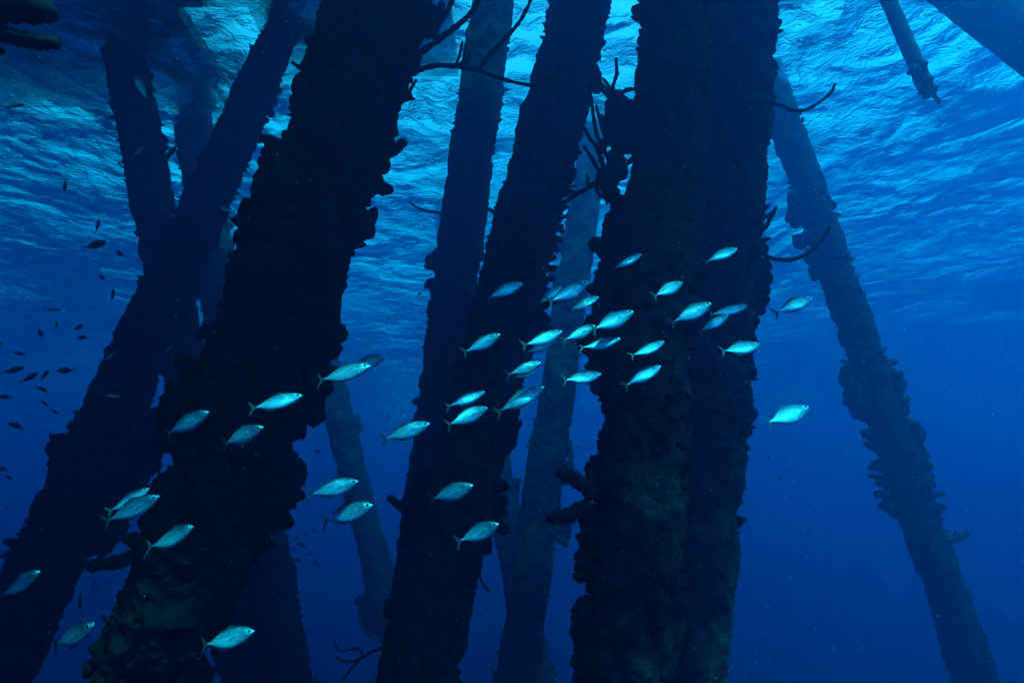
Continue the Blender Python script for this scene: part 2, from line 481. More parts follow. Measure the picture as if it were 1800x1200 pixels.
# dark leaning pile, far left
F("P1", 128, 775, 122, 34, 5, 70, 9, 40); F("P1", 108, 800, 160, 34, 4, 60, 10, 24); Lm("P1", 105, 800, 22, 12, (40, 50)); Lm("P1", 82, 850, 15, 8, (16, 50)); F("P1", 80, 870, 175, 18, 4, 60, 9, 60)
Lm("P1", 55, 910, 15, 8, (16, 60)); F("P1", 38, 925, 170, 26, 2, 40, 7, 14); F("P1", 30, 940, 182, 45, 1, 0, 6); Lm("P1", 262, 800, 24, 12, (34, 60)); Lm("P1", 258, 850, 20, 10, (30, 40)); F("P1", 262, 750, 20, 26, 3, 60, 9, 24)
Lm("P1", 245, 498, 13, 8, (16, 24)); Lm("P1", 392, 195, 9, 8, (14, 40)); Lm("P1", 300, 375, 9, 5, (10, 24)); Lm("P1", 170, 930, 16, 8, (20, 40)); Lm("P1", 205, 900, 22, 12, (40, 60))
# middle pile
for y in (130, 215, 300, 385, 420, 455, 490, 520): F("P3", 1052 - 0.243 * y + (22 if y > 380 else 6), y, random.uniform(-5, 45), 16, 3, 70, 5, 30)
Lm("P3", 930, 560, 24, 14, (34, 60)); Lm("P3", 915, 600, 20, 10, (24, 40)); Lm("P3", 1035, 120, 12, 8, (14, 50)); Lm("P3", 1015, 180, 11, 7, (12, 40))
Lm("P3", 885, 765, 16, 10, (20, 24)); F("P3", 870, 768, 12, 28, 3, 30, 10, 16); F("P3", 858, 870, 38, 40, 4, 50, 9, 40); F("P3", 860, 905, 2, 30, 3, 40, 9, 22); Lm("P3", 845, 950, 15, 9, (22, 34)); Lm("P3", 818, 1010, 14, 6, (10, 30)); F("P3", 800, 1052, -5, 22, 4, 80, 6, 24); Lm("P3", 805, 1110, 10, 8, (12, 70))
Lm("P3", 728, 858, 14, 7, (18, 22)); F("P3", 722, 868, 170, 24, 3, 60, 8, 20); F("P3", 712, 905, 138, 48, 3, 30, 6, 20); Lm("P3", 712, 930, 13, 8, (16, 40)); Lm("P3", 690, 1120, 12, 8, (12, 90))
# hazy piles
Lm("P4", 762, 460, 10, 8, (10, 14)); F("P4", 764, 462, 160, 14, 4, 80, 5, 16); F("P4", 765, 502, 175, 16, 4, 70, 5, 16); Lm("P4", 762, 640, 8, 6, (8, 50))
Lm("P5", 992, 432, 13, 8, (12, 20)); Lm("P5", 985, 485, 11, 7, (12, 18)); F("P5", 988, 930, -8, 24, 5, 60, 6, 30); F("P5", 995, 838, 40, 24, 3, 60, 6, 20); Lm("P5", 1000, 790, 8, 5, (8, 20))
F("P7", 655, 1062, 165, 26, 5, 90, 6, 40); Lm("P7", 650, 1075, 13, 8, (14, 30)); Lm("P7", 625, 740, 8, 4, (6, 12)); Lm("D", 905, 858, 9, 6, (8, 14))
# broad near pile
F("P8a", 1070, 420, 130, 34, 2, 25, 11, 24); F("P8a", 1060, 450, 150, 36, 3, 36, 12, 26); F("P8a", 1052, 475, 176, 26, 4, 40, 10, 34); Lm("P8a", 1072, 400, 13, 8, (16, 60)); Lm("P8a", 1058, 500, 20, 10, (26, 40)); Lm("P8a", 1078, 370, 11, 6, (12, 20))
Lm("P8a", 1050, 600, 22, 12, (34, 60)); Lm("P8a", 1045, 650, 18, 10, (30, 30)); Lm("P8a", 1040, 560, 18, 8, (20, 30)); Lm("P8a", 1110, 210, 15, 8, (18, 24)); Lm("P8a", 1026, 940, 14, 8, (14, 50)); Lm("P8a", 1020, 985, 14, 7, (12, 30)); Lm("P8a", 1015, 1105, 14, 8, (12, 50)); Lm("P8a", 1040, 830, 12, 5, (10, 16)); Lm("P8a", 1125, 20, 10, 6, (10, 30))
for y in (40, 95, 130, 185, 240): Lm("P8b", 1362 - 0.072 * y, y, 9, 5, (8, 24))
Lm("P8b", 1334, 470, 14, 8, (12, 40)); Lm("P8b", 1338, 500, 15, 8, (12, 40)); Lm("P8b", 1330, 540, 13, 9, (20, 20)); F("P8b", 1340, 548, 2, 16, 1, 0, 9); F("P8b", 1308, 728, 0, 16, 1, 0, 11); Lm("P8b", 1318, 640, 10, 6, (8, 60))
# tall hazy pile at the right
Lm("P9", 1392, 385, 13, 8, (12, 40)); Lm("P9", 1428, 470, 10, 7, (12, 20)); Lm("P9", 1500, 690, 15, 10, (30, 40)); F("P9", 1500, 680, 148, 22, 3, 50, 6, 24); F("P9", 1498, 705, 183, 24, 3, 40, 6, 18); Lm("P9", 1578, 690, 13, 9, (16, 50)); F("P9", 1575, 700, 50, 16, 5, 70, 5, 60); Lm("P9", 1588, 715, 10, 6, (8, 20))
for y in (740, 768, 795, 820, 850, 880): F("P9", 1418 + 0.245 * (y - 400) + 34, y, random.uniform(150, 185), 26, 4, 40, 4.5, 24)
F("P9", 1548, 878, 165, 30, 2, 20, 5, 12); F("P9", 1560, 905, 165, 24, 4, 50, 6, 18); Lm("P9", 1610, 780, 13, 10, (18, 40)); Lm("P9", 1625, 840, 12, 10, (16, 60)); F("P9", 1622, 830, 35, 20, 7, 60, 4.5, 90)
F("P9", 1636, 905, 42, 34, 1, 0, 7.5); F("P9", 1640, 882, 20, 20, 2, 30, 4, 10); Lm("P9", 1640, 920, 9, 6, (10, 24))

# ---- sponges and whips that stand out on their own
def strand(mb, pts, d, r0, r1, n=None, rough=0.18, dz=0.0, seed=0):
    """pts in photo px (optionally with own depth), radii in px"""
    W3 = [at(p[0], p[1], p[2] if len(p) > 2 else d) for p in pts]
    n = n or max(8, 5 * len(pts))
    path = smooth_path(W3, n)
    k = d / FPX
    rr = [(r0 + (r1 - r0) * i / (n - 1)) * k * (1 + 0.10 * math.sin(i * 2.3 + seed)) for i in range(n)]
    tube(mb, path, rr, 8, rough, 45, seed)

def organism(name, label, cat, strands, d, mat, group=None, rough=0.34, extra=None):
    mb = MB()
    for i, (pts, r0, r1) in enumerate(strands): strand(mb, pts, d, r0, r1, rough=rough, seed=i + pts[0][0])
    if extra: extra(mb)
    base = at(*strands[0][0][0][:2], d)
    mb.v = [v - np.array(base[:]) for v in mb.v]
    o = mb.build(name, mat); o.location = base
    return tag(o, label, cat, group)

organism("rope_sponge", "long branching rope sponge reaching right from the thick near pile at the top", "sponge", [
    ([(690, 155), (712, 138), (735, 124), (765, 116), (800, 117), (840, 124), (880, 138), (920, 148), (945, 149), (975, 132), (990, 110)], 5.5, 2.2),
    ([(842, 124), (862, 96), (890, 66), (912, 40), (928, 12), (938, -15)], 4.2, 3),
    ([(800, 117), (808, 98), (813, 74)], 3, 2.5), ([(806, 116), (816, 104), (820, 82)], 3, 2.5), ([(812, 118), (822, 106), (826, 92)], 2.6, 2.2),
    ], 3.9, M_ROPE)
organism("rope_sponge", "cluster of straight rope sponge branches slanting up right from the thick near pile", "sponge", [
    ([(694, 142), (720, 108), (760, 78), (800, 48), (830, 20), (845, -15)], 7, 4), ([(700, 130), (725, 95), (742, 66), (760, 46), (782, 28), (800, -10)], 5, 4.5),
    ([(706, 116), (722, 88), (735, 70)], 4, 3), ([(690, 128), (703, 118), (712, 108)], 4, 3), ([(752, 60), (768, 32), (776, 8)], 6, 6)], 3.95, M_ROPE)
organism("rope_sponge", "single short curved rope sponge under the long branching one", "sponge", [
    ([(682, 193), (700, 178), (715, 165), (726, 150), (731, 142)], 4.5, 2.6)], 3.85, M_ROPE)
def bush_extra(mb):
    for i, (x, y, r) in enumerate([(1078, 205, 17), (1073, 225, 16), (1083, 235, 18), (1085, 175, 15), (1078, 190, 16), (1090, 250, 19), (1100, 255, 17), (1082, 280, 14), (1065, 310, 16), (1058, 318, 14), (1075, 315, 15), (1072, 335, 16), (1090, 300, 15), (1103, 230, 12), (1075, 165, 10)]):
        lobe(mb, at(x, y, 4.85 + 0.02 * (i % 3)), Vector((0.1, 0, 1)), r * 4.85 / FPX, 1.25, seed=i, fine=True)
organism("rope_sponge", "bushy rope sponge with many upright branches beside the broad near pile", "sponge", [
    ([(1078, 178), (1078, 150), (1084, 130), (1083, 104)], 4.2, 2.8), ([(1075, 172), (1062, 162), (1052, 150), (1045, 136)], 3.6, 2.6), ([(1078, 172), (1068, 158), (1058, 148), (1051, 138)], 3.4, 2.6), ([(1082, 172), (1074, 158), (1066, 146), (1059, 138)], 3.4, 2.6),
    ([(1085, 176), (1092, 165), (1104, 158), (1118, 157), (1132, 160)], 4, 3.2), ([(1058, 262), (1050, 240), (1045, 215), (1040, 180), (1037, 150)], 3.8, 3), ([(1068, 258), (1062, 235), (1054, 210), (1048, 186)], 3.4, 2.4), ([(1066, 250), (1062, 225), (1058, 202)], 3.2, 2.4),
    ([(1062, 268), (1040, 248), (1030, 230), (1018, 216), (1014, 208)], 4.2, 2.4), ([(1056, 306), (1044, 285), (1035, 270), (1026, 258)], 3.8, 2.8), ([(1066, 310), (1058, 285), (1050, 262)], 4, 4), ([(1068, 300), (1074, 285), (1078, 270)], 3.5, 3), ([(1082, 300), (1084, 280), (1086, 262)], 3.6, 3.2), ([(1092, 296), (1092, 275), (1092, 255)], 4, 4), ([(1088, 270), (1100, 282), (1110, 280)], 3, 3), ([(1085, 300), (1098, 292), (1110, 284)], 3.2, 3),
    ([(1070, 280), (1062, 262), (1058, 246)], 4, 3)], 4.85, M_ROPE, extra=bush_extra)
organism("rope_sponge", "forked rope sponge branch pointing down left under the bushy one", "sponge", [
    ([(1075, 310), (1050, 322), (1020, 338), (1000, 350), (985, 358), (965, 366)], 6.5, 3), ([(1012, 340), (992, 330), (978, 322), (968, 316)], 4, 2.4), ([(1032, 332), (1033, 320), (1032, 308)], 3, 2.4),
    ([(1050, 325), (1062, 334), (1075, 328), (1085, 318)], 3.4, 3), ([(1050, 318), (1050, 335), (1058, 346), (1070, 350), (1078, 348)], 3.6, 2.8)], 4.8, M_ROPE)
organism("rope_sponge", "lone curved whip sponge near the top of the pile right of centre, tip turned up", "sponge", [
    ([(1300, 180), (1335, 179), (1355, 181), (1375, 187), (1395, 195), (1415, 193), (1435, 184), (1452, 171), (1464, 158), (1467, 149)], 3.6, 2.8)], 5.6, M_ROPE)
organism("rope_sponge", "curved whip sponge sagging from the pile right of centre towards the hazy right pile", "sponge", [
    ([(1331, 432), (1342, 446), (1356, 454), (1378, 457), (1395, 456), (1415, 448), (1435, 432), (1450, 414), (1458, 399)], 4.4, 3.2)], 5.7, M_ROPE)
organism("rope_sponge", "stubby forked sponge on the right edge of the pile right of centre", "sponge", [
    ([(1325, 392), (1340, 384), (1352, 378), (1360, 372), (1364, 364)], 5, 3), ([(1328, 386), (1338, 374), (1350, 362)], 4, 3), ([(1332, 394), (1344, 402), (1352, 388), (1360, 376)], 4, 3)], 5.7, M_SPONGE)
organism("rope_sponge", "thin arched sponge between the thick near pile and the hazy pile", "sponge", [
    ([(775, 374), (755, 372), (738, 367), (726, 360), (720, 354)], 2.4, 1.6)], 7.9, M_ROPE)
organism("rope_sponge", "thin drooping whip below the sponges at the foot of the middle pile", "sponge", [
    ([(838, 992), (842, 1005), (846, 1020), (853, 1032), (862, 1040)], 2.4, 1.6)], 5.6, M_ROPE)
organism("rope_sponge", "thin tangled whips low on the left edge of the middle pile", "sponge", [
    ([(672, 1138), (655, 1144), (640, 1152), (628, 1162), (615, 1178), (602, 1195)], 2.6, 1.8), ([(640, 1152), (625, 1160), (605, 1162), (592, 1155)], 2.2, 1.6), ([(637, 1150), (634, 1141), (620, 1140), (606, 1143), (594, 1142), (588, 1126)], 2.2, 1.5)], 5.3, M_ROPE)
organism("rope_sponge", "looped whip hanging from the tuft of the far pile at bottom centre", "sponge", [
    ([(632, 1088), (638, 1102), (646, 1112), (656, 1122), (668, 1124)], 2.6, 2), ([(634, 1092), (644, 1108), (654, 1116)], 2, 1.6)], 12.3, M_ROPE)
organism("tube_sponge", "curved thick sponge arm bending left at the foot of the thick near pile", "sponge", [
    ([(262, 962), (248, 968), (232, 978), (212, 986), (188, 990), (164, 992)], 13, 11), ([(250, 958), (238, 950), (228, 946)], 13, 11)], 3.6, M_SPONGE, rough=0.25)
organism("tube_sponge", "upper thick sponge finger pointing up left from the broad near pile", "sponge", [
    ([(1045, 868), (1030, 856), (1010, 842), (990, 832)], 16, 12), ([(1046, 850), (1040, 838), (1036, 832)], 8, 8)], 4.2, M_SPONGE, rough=0.25)
organism("tube_sponge", "lower thick sponge finger pointing left from the broad near pile", "sponge", [
    ([(1040, 888), (1020, 896), (998, 904), (972, 910)], 16, 12)], 4.2, M_SPONGE, rough=0.25)
organism("tube_sponge", "blunt sponge finger jutting right from the upper edge of the thick near pile", "sponge", [
    ([(655, 278), (675, 270), (695, 260), (708, 252)], 14, 8), ([(668, 280), (668, 292), (674, 300)], 9, 8)], 3.9, M_SPONGE, rough=0.25)
organism("tube_sponge", "upturned curved sponge on the right side of the tall hazy right pile", "sponge", [
    ([(1655, 946), (1672, 948), (1685, 944), (1697, 938)], 6, 6), ([(1678, 946), (1680, 940), (1680, 936)], 3, 3)], 10.1, M_SPONGE, rough=0.25)
organism("tube_sponge", "upper dark out of focus sponge lobe entering at the top left corner", "sponge", [
    ([(-60, 14), (-20, 14), (25, 12), (58, 16), (72, 18)], 30, 22), ([(-40, -20), (-10, -22), (5, -20)], 24, 20)], 2.3, M_SPONGE, rough=0.2)
organism("tube_sponge", "lower dark sponge finger slanting in below the top left corner", "sponge", [
    ([(-60, 42), (-20, 52), (20, 64), (60, 73), (92, 76)], 17, 11), ([(-60, 80), (-20, 88), (0, 89)], 9, 7)], 2.3, M_SPONGE, rough=0.2)
# hanging pipe at the upper right
pp = bpy.data.objects.new("hanging_pipe", None); COL.objects.link(pp)
P0, P1 = at(1548, -30, 7.0), at(1622, 140, 6.8); pp.location = P1
tag(pp, "thin pipe hanging down through open water at upper right with a lumpy end", "pipe")
up = (P0 - P1)
top = up * (1 + (SURF + 0.8 - P0.z) / up.z)
mb = MB(); tube(mb, [top * t for t in np.linspace(1, 0, 60)], [0.088 + 0.006 * vnoise([(i * .7, 1, 2)])[0] for i in range(60)], 14, 0.05, 9); mb.build("pole", M_ROD, pp)
mb = MB()
for i in range(46):
    x, y = 1612 + random.gauss(0, 1) * 6 + (i / 46) * 22, 112 + (i / 46) * 52 + random.gauss(0, 5)
    lobe(mb, at(x, y, 6.8 + random.uniform(-.1, .1)) - P1, Vector((random.uniform(-1, 1), random.uniform(-1, 1), random.uniform(-.5, .5))), random.uniform(4, 8) * 6.8 / FPX, 1.2, seed=i, fine=True)
mb.build("encrusting_growth", M_GROWTH, pp)
mb = MB()
for q in ([(1634, 160), (1642, 172), (1650, 182)], [(1638, 160), (1646, 170), (1652, 178)]): tube(mb, [at(x, y, 6.8) - P1 for x, y in q], [0.012] * 3, 8)
mb.build("shackle", M_ROD, pp)

# ------------------------------------------------------------------ fish
def fish_body(prof, bend=0.0, sides=16):
    """prof rows: x, top, bottom, half width (length 1, nose at +0.5)"""
    xs = np.array([p[0] for p in prof]); xi = np.linspace(xs[0], xs[-1], 30)
    # denser near the nose
    xi = xs[0] + (xs[-1] - xs[0]) * np.linspace(0, 1, 30) ** 1.25
    order = np.argsort(xs)
    def ip(c): return np.interp(xi, xs[order], np.array([p[c] for p in prof])[order])
    tp, bt, wd = ip(1), ip(2), ip(3)
    def sm(a):
        b = a.copy(); b[1:-1] = (a[:-2] + 2 * a[1:-1] + a[2:]) / 4; return b
    tp, bt, wd = sm(tp), sm(bt), sm(wd)
    V = []
    for i in range(len(xi)):
        for k in range(sides):
            a = 2 * math.pi * k / sides
            c, s_ = math.cos(a), math.sin(a)
            z = s_ * (tp[i] if s_ > 0 else bt[i])
            y = math.copysign(abs(c) ** 0.9, c) * wd[i]
            V.append((xi[i], y + bend * (0.25 - xi[i]) ** 2 * (1 if xi[i] < .25 else 0), z))
    n = len(xi)
    Fc = [(i * sides + k, (i + 1) * sides + k, (i + 1) * sides + (k + 1) % sides, i * sides + (k + 1) % sides) for i in range(n - 1) for k in range(sides)]
    Fc += [tuple(range(sides)), tuple((n - 1) * sides + k for k in range(sides - 1, -1, -1))]
    mb = MB(); mb.add(V, Fc); return mb

def fin(pts, th=0.004, bend=0.0, yoff=0.0, splay=0.0):
    """outline in the fish's x-z plane, given a slight thickness"""
    mb = MB(); n = len(pts); V = []
    for sgn in (-1, 1):
        for x, z in pts:
            V.append((x, sgn * th / 2 + yoff + splay * (0.3 - x) + bend * ((0.25 - x) ** 2 if x < .25 else 0), z))
    Fc = [tuple(range(n)), tuple(range(2 * n - 1, n - 1, -1))] + [(i, (i + 1) % n + 0, (i + 1) % n + n, i + n)[::-1] for i in range(n)]
    mb.add(V, Fc); return mb

SCAD = [(.5, .004, .006, .004), (.485, .018, .022, .015), (.46, .036, .038, .028), (.42, .058, .060, .040), (.36, .084, .085, .052), (.28, .108, .110, .060), (.18, .124, .130, .064), (.08, .126, .136, .062), (-.02, .112, .126, .056),
        (-.12, .088, .100, .044), (-.2, .062, .070, .032), (-.27, .037, .040, .020), (-.32, .020, .021, .012), (-.36, .013, .013, .009), (-.385, .014, .014, .007)]
CHROMIS = [(.5, .01, .012, .006), (.48, .035, .035, .02), (.43, .075, .07, .04), (.35, .125, .115, .055), (.24, .165, .155, .062), (.1, .185, .18, .062), (-.04, .175, .165, .054), (-.16, .125, .12, .04), (-.25, .065, .065, .025), (-.31, .04, .04, .015), (-.35, .04, .04, .01)]
SCAD = [(x, t * (1.18 if x < .46 and x > -.25 else 1), b * (1.18 if x < .46 and x > -.25 else 1), w) for x, t, b, w in SCAD]
SLIM = [(x, t * .62, b * .58, w * .9) for x, t, b, w in SCAD]
DARKSLIM = [(x, t * .8, b * .75, w) for x, t, b, w in CHROMIS]

def fish_mat(name, flank, back, belly, tint=(0.8, 0.8, 0.8)):
    """silver skin: darker back, bright flank, belly lightened for light, faint stripes, scale bumps, painted head glints, all fixed to the fish itself"""
    m, t, b = new_mat(name)
    co = N(t, 'ShaderNodeTexCoord'); sp = N(t, 'ShaderNodeSeparateXYZ'); t.links.new(co.outputs['Object'], sp.inputs[0])
    nz = N(t, 'ShaderNodeTexNoise', Scale=9.0, Detail=4.0, Roughness=0.6); t.links.new(co.outputs['Object'], nz.inputs['Vector'])
    ad = N(t, 'ShaderNodeMath', operation='MULTIPLY_ADD'); ad.inputs[1].default_value = 0.06; t.links.new(nz.outputs[0], ad.inputs[0]); t.links.new(sp.outputs['Z'], ad.inputs[2])
    mr = N(t, 'ShaderNodeMapRange'); mr.inputs[1].default_value = -0.10; mr.inputs[2].default_value = 0.17; t.links.new(ad.outputs[0], mr.inputs[0])
    mid = tuple(0.55 * a + 0.45 * c for a, c in zip(flank, back))
    cr = ramp(t, mr.outputs[0], [(0.0, belly), (0.28, belly), (0.44, flank), (0.53, flank), (0.57, tuple(v * .5 for v in flank)), (0.61, mid), (0.76, tuple(.5 * (a + c) for a, c in zip(mid, back))), (0.90, back)])  # belly painted brighter where the high sun leaves it shaded
    # thin lengthwise lines
    mp = N(t, 'ShaderNodeMapping'); mp.inputs['Scale'].default_value = (1.2, 1, 30); t.links.new(co.outputs['Object'], mp.inputs[0])
    st = N(t, 'ShaderNodeTexNoise', Scale=1.6, Detail=2.0); t.links.new(mp.outputs[0], st.inputs['Vector'])
    rs = ramp(t, st.outputs[0], [(0.40, (0.62, 0.66, 0.68)), (0.56, (1, 1, 1))])
    mx = N(t, 'ShaderNodeMixRGB', blend_type='MULTIPLY'); mx.inputs[0].default_value = 0.75
    t.links.new(cr.outputs[0], mx.inputs[1]); t.links.new(rs.outputs[0], mx.inputs[2])
    # gill cover mottling, with painted glints on the head
    hv = N(t, 'ShaderNodeTexVoronoi', Scale=15.0); t.links.new(co.outputs['Object'], hv.inputs['Vector'])
    hx = N(t, 'ShaderNodeMapRange'); hx.inputs[1].default_value = 0.12; hx.inputs[2].default_value = 0.30; t.links.new(sp.outputs['X'], hx.inputs[0])
    hr = ramp(t, hv.outputs['Distance'], [(0.15, (1.25, 1.25, 1.2)), (0.45, (0.22, 0.30, 0.34))])
    hm = N(t, 'ShaderNodeMath', operation='MULTIPLY'); hm.inputs[1].default_value = 0.9; t.links.new(hx.outputs[0], hm.inputs[0])
    m2 = N(t, 'ShaderNodeMixRGB', blend_type='MULTIPLY'); t.links.new(hm.outputs[0], m2.inputs[0]); t.links.new(mx.outputs[0], m2.inputs[1]); t.links.new(hr.outputs[0], m2.inputs[2])
    t.links.new(m2.outputs[0], b.inputs['Base Color'])
    b.inputs['Metallic'].default_value = 0.5
    rr = N(t, 'ShaderNodeMapRange'); rr.inputs[3].default_value = 0.18; rr.inputs[4].default_value = 0.42; t.links.new(nz.outputs[0], rr.inputs[0]); t.links.new(rr.outputs[0], b.inputs['Roughness'])
    sc = N(t, 'ShaderNodeTexVoronoi', Scale=70.0); mp2 = N(t, 'ShaderNodeMapping'); mp2.inputs['Scale'].default_value = (1, .4, 1.2); t.links.new(co.outputs['Object'], mp2.inputs[0]); t.links.new(mp2.outputs[0], sc.inputs['Vector'])
    bp = N(t, 'ShaderNodeBump', Strength=0.35, Distance=0.01); t.links.new(sc.outputs['Distance'], bp.inputs['Height']); t.links.new(bp.outputs[0], b.inputs['Normal'])
    return m

M_SILVERS = [fish_mat("silver_skin", (.68, .73, .80), (.05, .09, .15), (.96, .96, .97)), fish_mat("dim_lit_silver_skin", (.52, .58, .68), (.04, .07, .13), (.92, .93, .96)),
             fish_mat("bright_lit_silver_skin", (.78, .80, .86), (.10, .15, .21), (.96, .96, .98))]  # brighter and dimmer lighting put into copies of one skin
M_SILVER = M_SILVERS[0]
M_FLASH_PALE = fish_mat("flash_pale_skin", (0.97, 0.84, 0.80), (0.42, 0.42, 0.42), (0.97, 0.88, 0.85))  # strobe reflection on silver skin painted as a pinkish pale colour
M_DIMSILVER = fish_mat("green_silver_skin", (0.62, 0.72, 0.62), (0.10, 0.14, 0.11), (0.85, 0.88, 0.82))
def plain(name, c, rough=0.5, metal=0.0):
    m, t, b = new_mat(name)
    co = N(t, 'ShaderNodeTexCoord'); n = N(t, 'ShaderNodeTexNoise', Scale=12.0, Detail=3.0); t.links.new(co.outputs['Object'], n.inputs['Vector'])
    r = ramp(t, n.outputs[0], [(0.3, tuple(v * .75 for v in c)), (0.7, tuple(min(1, v * 1.2) for v in c))])
    t.links.new(r.outputs[0], b.inputs['Base Color']); b.inputs['Roughness'].default_value = rough; b.inputs['Metallic'].default_value = metal
    return m
M_FIN = plain("dusky_fin", (0.025, 0.035, 0.04), 0.6)
M_IRIS = plain("eye_iris", (0.55, 0.56, 0.50), 0.3, 0.3)
M_PUPIL = plain("eye_pupil", (0.004, 0.004, 0.005), 0.15)
M_DARKFISH = plain("dark_fish_skin", (0.022, 0.024, 0.022), 0.6)
M_DARKFIN = plain("dark_fish_fin", (0.012, 0.013, 0.013), 0.6)

TAIL = [(-.375, .016), (-.40, .035), (-.44, .080), (-.485, .125), (-.505, .140), (-.485, .085), (-.455, .035), (-.438, 0), (-.455, -.035), (-.485, -.085), (-.505, -.140), (-.485, -.125), (-.44, -.080), (-.40, -.035), (-.375, -.016)]
def scale_prof(pts, f): return [(x, z * f) for x, z in pts]
def eye_mesh():
    mb = MB(); mb.add(ICO2_V * np.array([1, .45, 1]), ICO2_F); return mb
def make_fish_meshes(kind, prof, bends, body_mat, fin_mat, small=False):
    out = []
    for bend in bends:
        ms = {}
        ms['body'] = fish_body(prof, bend, 12 if small else 18).mesh(kind + "_body"); ms['body'].materials.append(body_mat)
        ms['body'].polygons.foreach_set('use_smooth', [True] * len(ms['body'].polygons))
        ms['tail_fin'] = fin([(x, z * 1.15) for x, z in TAIL], 0.005, bend).mesh(kind + "_tail"); ms['tail_fin'].materials.append(fin_mat)
        tz = lambda x: float(np.interp(x, [p[0] for p in prof[::-1]], [p[1] for p in prof[::-1]]))
        bz = lambda x: -float(np.interp(x, [p[0] for p in prof[::-1]], [p[2] for p in prof[::-1]]))
        xs = [.16, .10, .06, .0, -.06, -.12, -.18, -.24, -.29]
        hs = [0, .030, .040, .024, .020, .020, .016, .012, .006]
        ms['dorsal_fin'] = fin([(x, tz(x) + h) for x, h in zip(xs, hs)] + [(x, tz(x) - .012) for x in xs[::-1]], .004, bend).mesh(kind + "_dorsal")
        xs = [.0, -.05, -.10, -.16, -.22, -.29]; hs = [0, .030, .020, .018, .012, .006]
        ms['anal_fin'] = fin([(x, bz(x) - h) for x, h in zip(xs, hs)] + [(x, bz(x) + .012) for x in xs[::-1]], .004, bend).mesh(kind + "_anal")
        for k_ in ('dorsal_fin', 'anal_fin'): ms[k_].materials.append(fin_mat)
        out.append(ms)
    return out
SCADS = []
for m_, bends in zip(M_SILVERS, ((-0.25, 0.0, 0.12, 0.30), (-0.12, 0.08, 0.25), (-0.2, 0.05, 0.2))): SCADS += make_fish_meshes("scad", SCAD, bends, m_, M_FIN)
PALES = make_fish_meshes("scad_pale", SCAD, (-0.10, 0.12), M_FLASH_PALE, M_FIN)
SLIMS = make_fish_meshes("slim_fish", SLIM, (-0.2, 0.2), M_DIMSILVER, M_DARKFIN, True)
CHROMS = make_fish_meshes("dark_fish", CHROMIS, (-0.15, 0.15), M_DARKFISH, M_DARKFIN, True)
DSLIMS = make_fish_meshes("dark_slim_fish", DARKSLIM, (-0.2, 0.2), M_DARKFISH, M_DARKFIN, True)
EYE = eye_mesh().mesh("eye"); EYE.materials.append(M_IRIS); EYE.polygons.foreach_set('use_smooth', [True] * len(EYE.polygons))
PUP = eye_mesh().mesh("pupil"); PUP.materials.append(M_PUPIL); PUP.polygons.foreach_set('use_smooth', [True] * len(PUP.polygons))
PEC = [fin([(.24, .000), (.20, .008), (.13, .000), (.07, -.020), (.13, -.018), (.20, -.010)], .003, 0, s_ * .060, s_ * .10).mesh("pectoral") for s_ in (-1, 1)]
M_PEC = plain('pectoral_skin', (0.30, 0.36, 0.38), 0.5, 0.2)
for m_ in PEC: m_.materials.append(M_PEC)

FISH_R = random.Random(11)
def place_fish(name, meshes, nose, tail, d, label, cat, group, yaw=None, roll=None, parts=('tail_fin', 'dorsal_fin', 'anal_fin'), eyes=True, pecs=True):
    n, t = np.array(nose, float), np.array(tail, float)
    ln = np.linalg.norm(n - t)
    yaw = FISH_R.uniform(-15, 15) if yaw is None else yaw
    dz = ln * math.tan(R(yaw)) * d / FPX
    A, B = at(*n, d - dz / 2), at(*t, d + dz / 2)
    X = (A - B); Ls = X.length; X.normalize()
    up = Vector((0, 0, 1)) - X * X.z
    if up.length < 0.25: up = Vector((0, -0.3, 1)) - X * (Vector((0, -0.3, 1)).dot(X))
    up.normalize()
    Y = up.cross(X)
    roll = FISH_R.uniform(-14, 22) if roll is None else roll
    up2 = up * math.cos(R(roll)) + Y * math.sin(R(roll)); Y2 = up2.cross(X)
    M = Matrix((X, Y2, up2)).transposed().to_4x4()
    root = bpy.data.objects.new(name, None); COL.objects.link(root)
    root.empty_display_size = 0.05
    root.matrix_world = Matrix.Translation((A + B) / 2) @ M @ Matrix.Diagonal((Ls, Ls, Ls * (FISH_R.uniform(0.98, 1.12) if eyes else 1), 1))
    tag(root, label, cat, group)
    def part(nm, me, par):
        o = bpy.data.objects.new(nm, me); COL.objects.link(o); o.parent = par; return o
    part('body', meshes['body'], root)
    for k_ in parts: part(k_, meshes[k_], root)
    if pecs:
        for m_ in PEC: part('pectoral_fin', m_, root)
    if eyes:
        for s_ in (-1, 1):
            e = part('eye', EYE, root); e.location = (.418, s_ * .0385, .020); e.scale = (.031,) * 3
            q = part('pupil', PUP, e); q.location = (.05, s_ * .20, 0.0); q.scale = (.70, .75, .70)
    return root

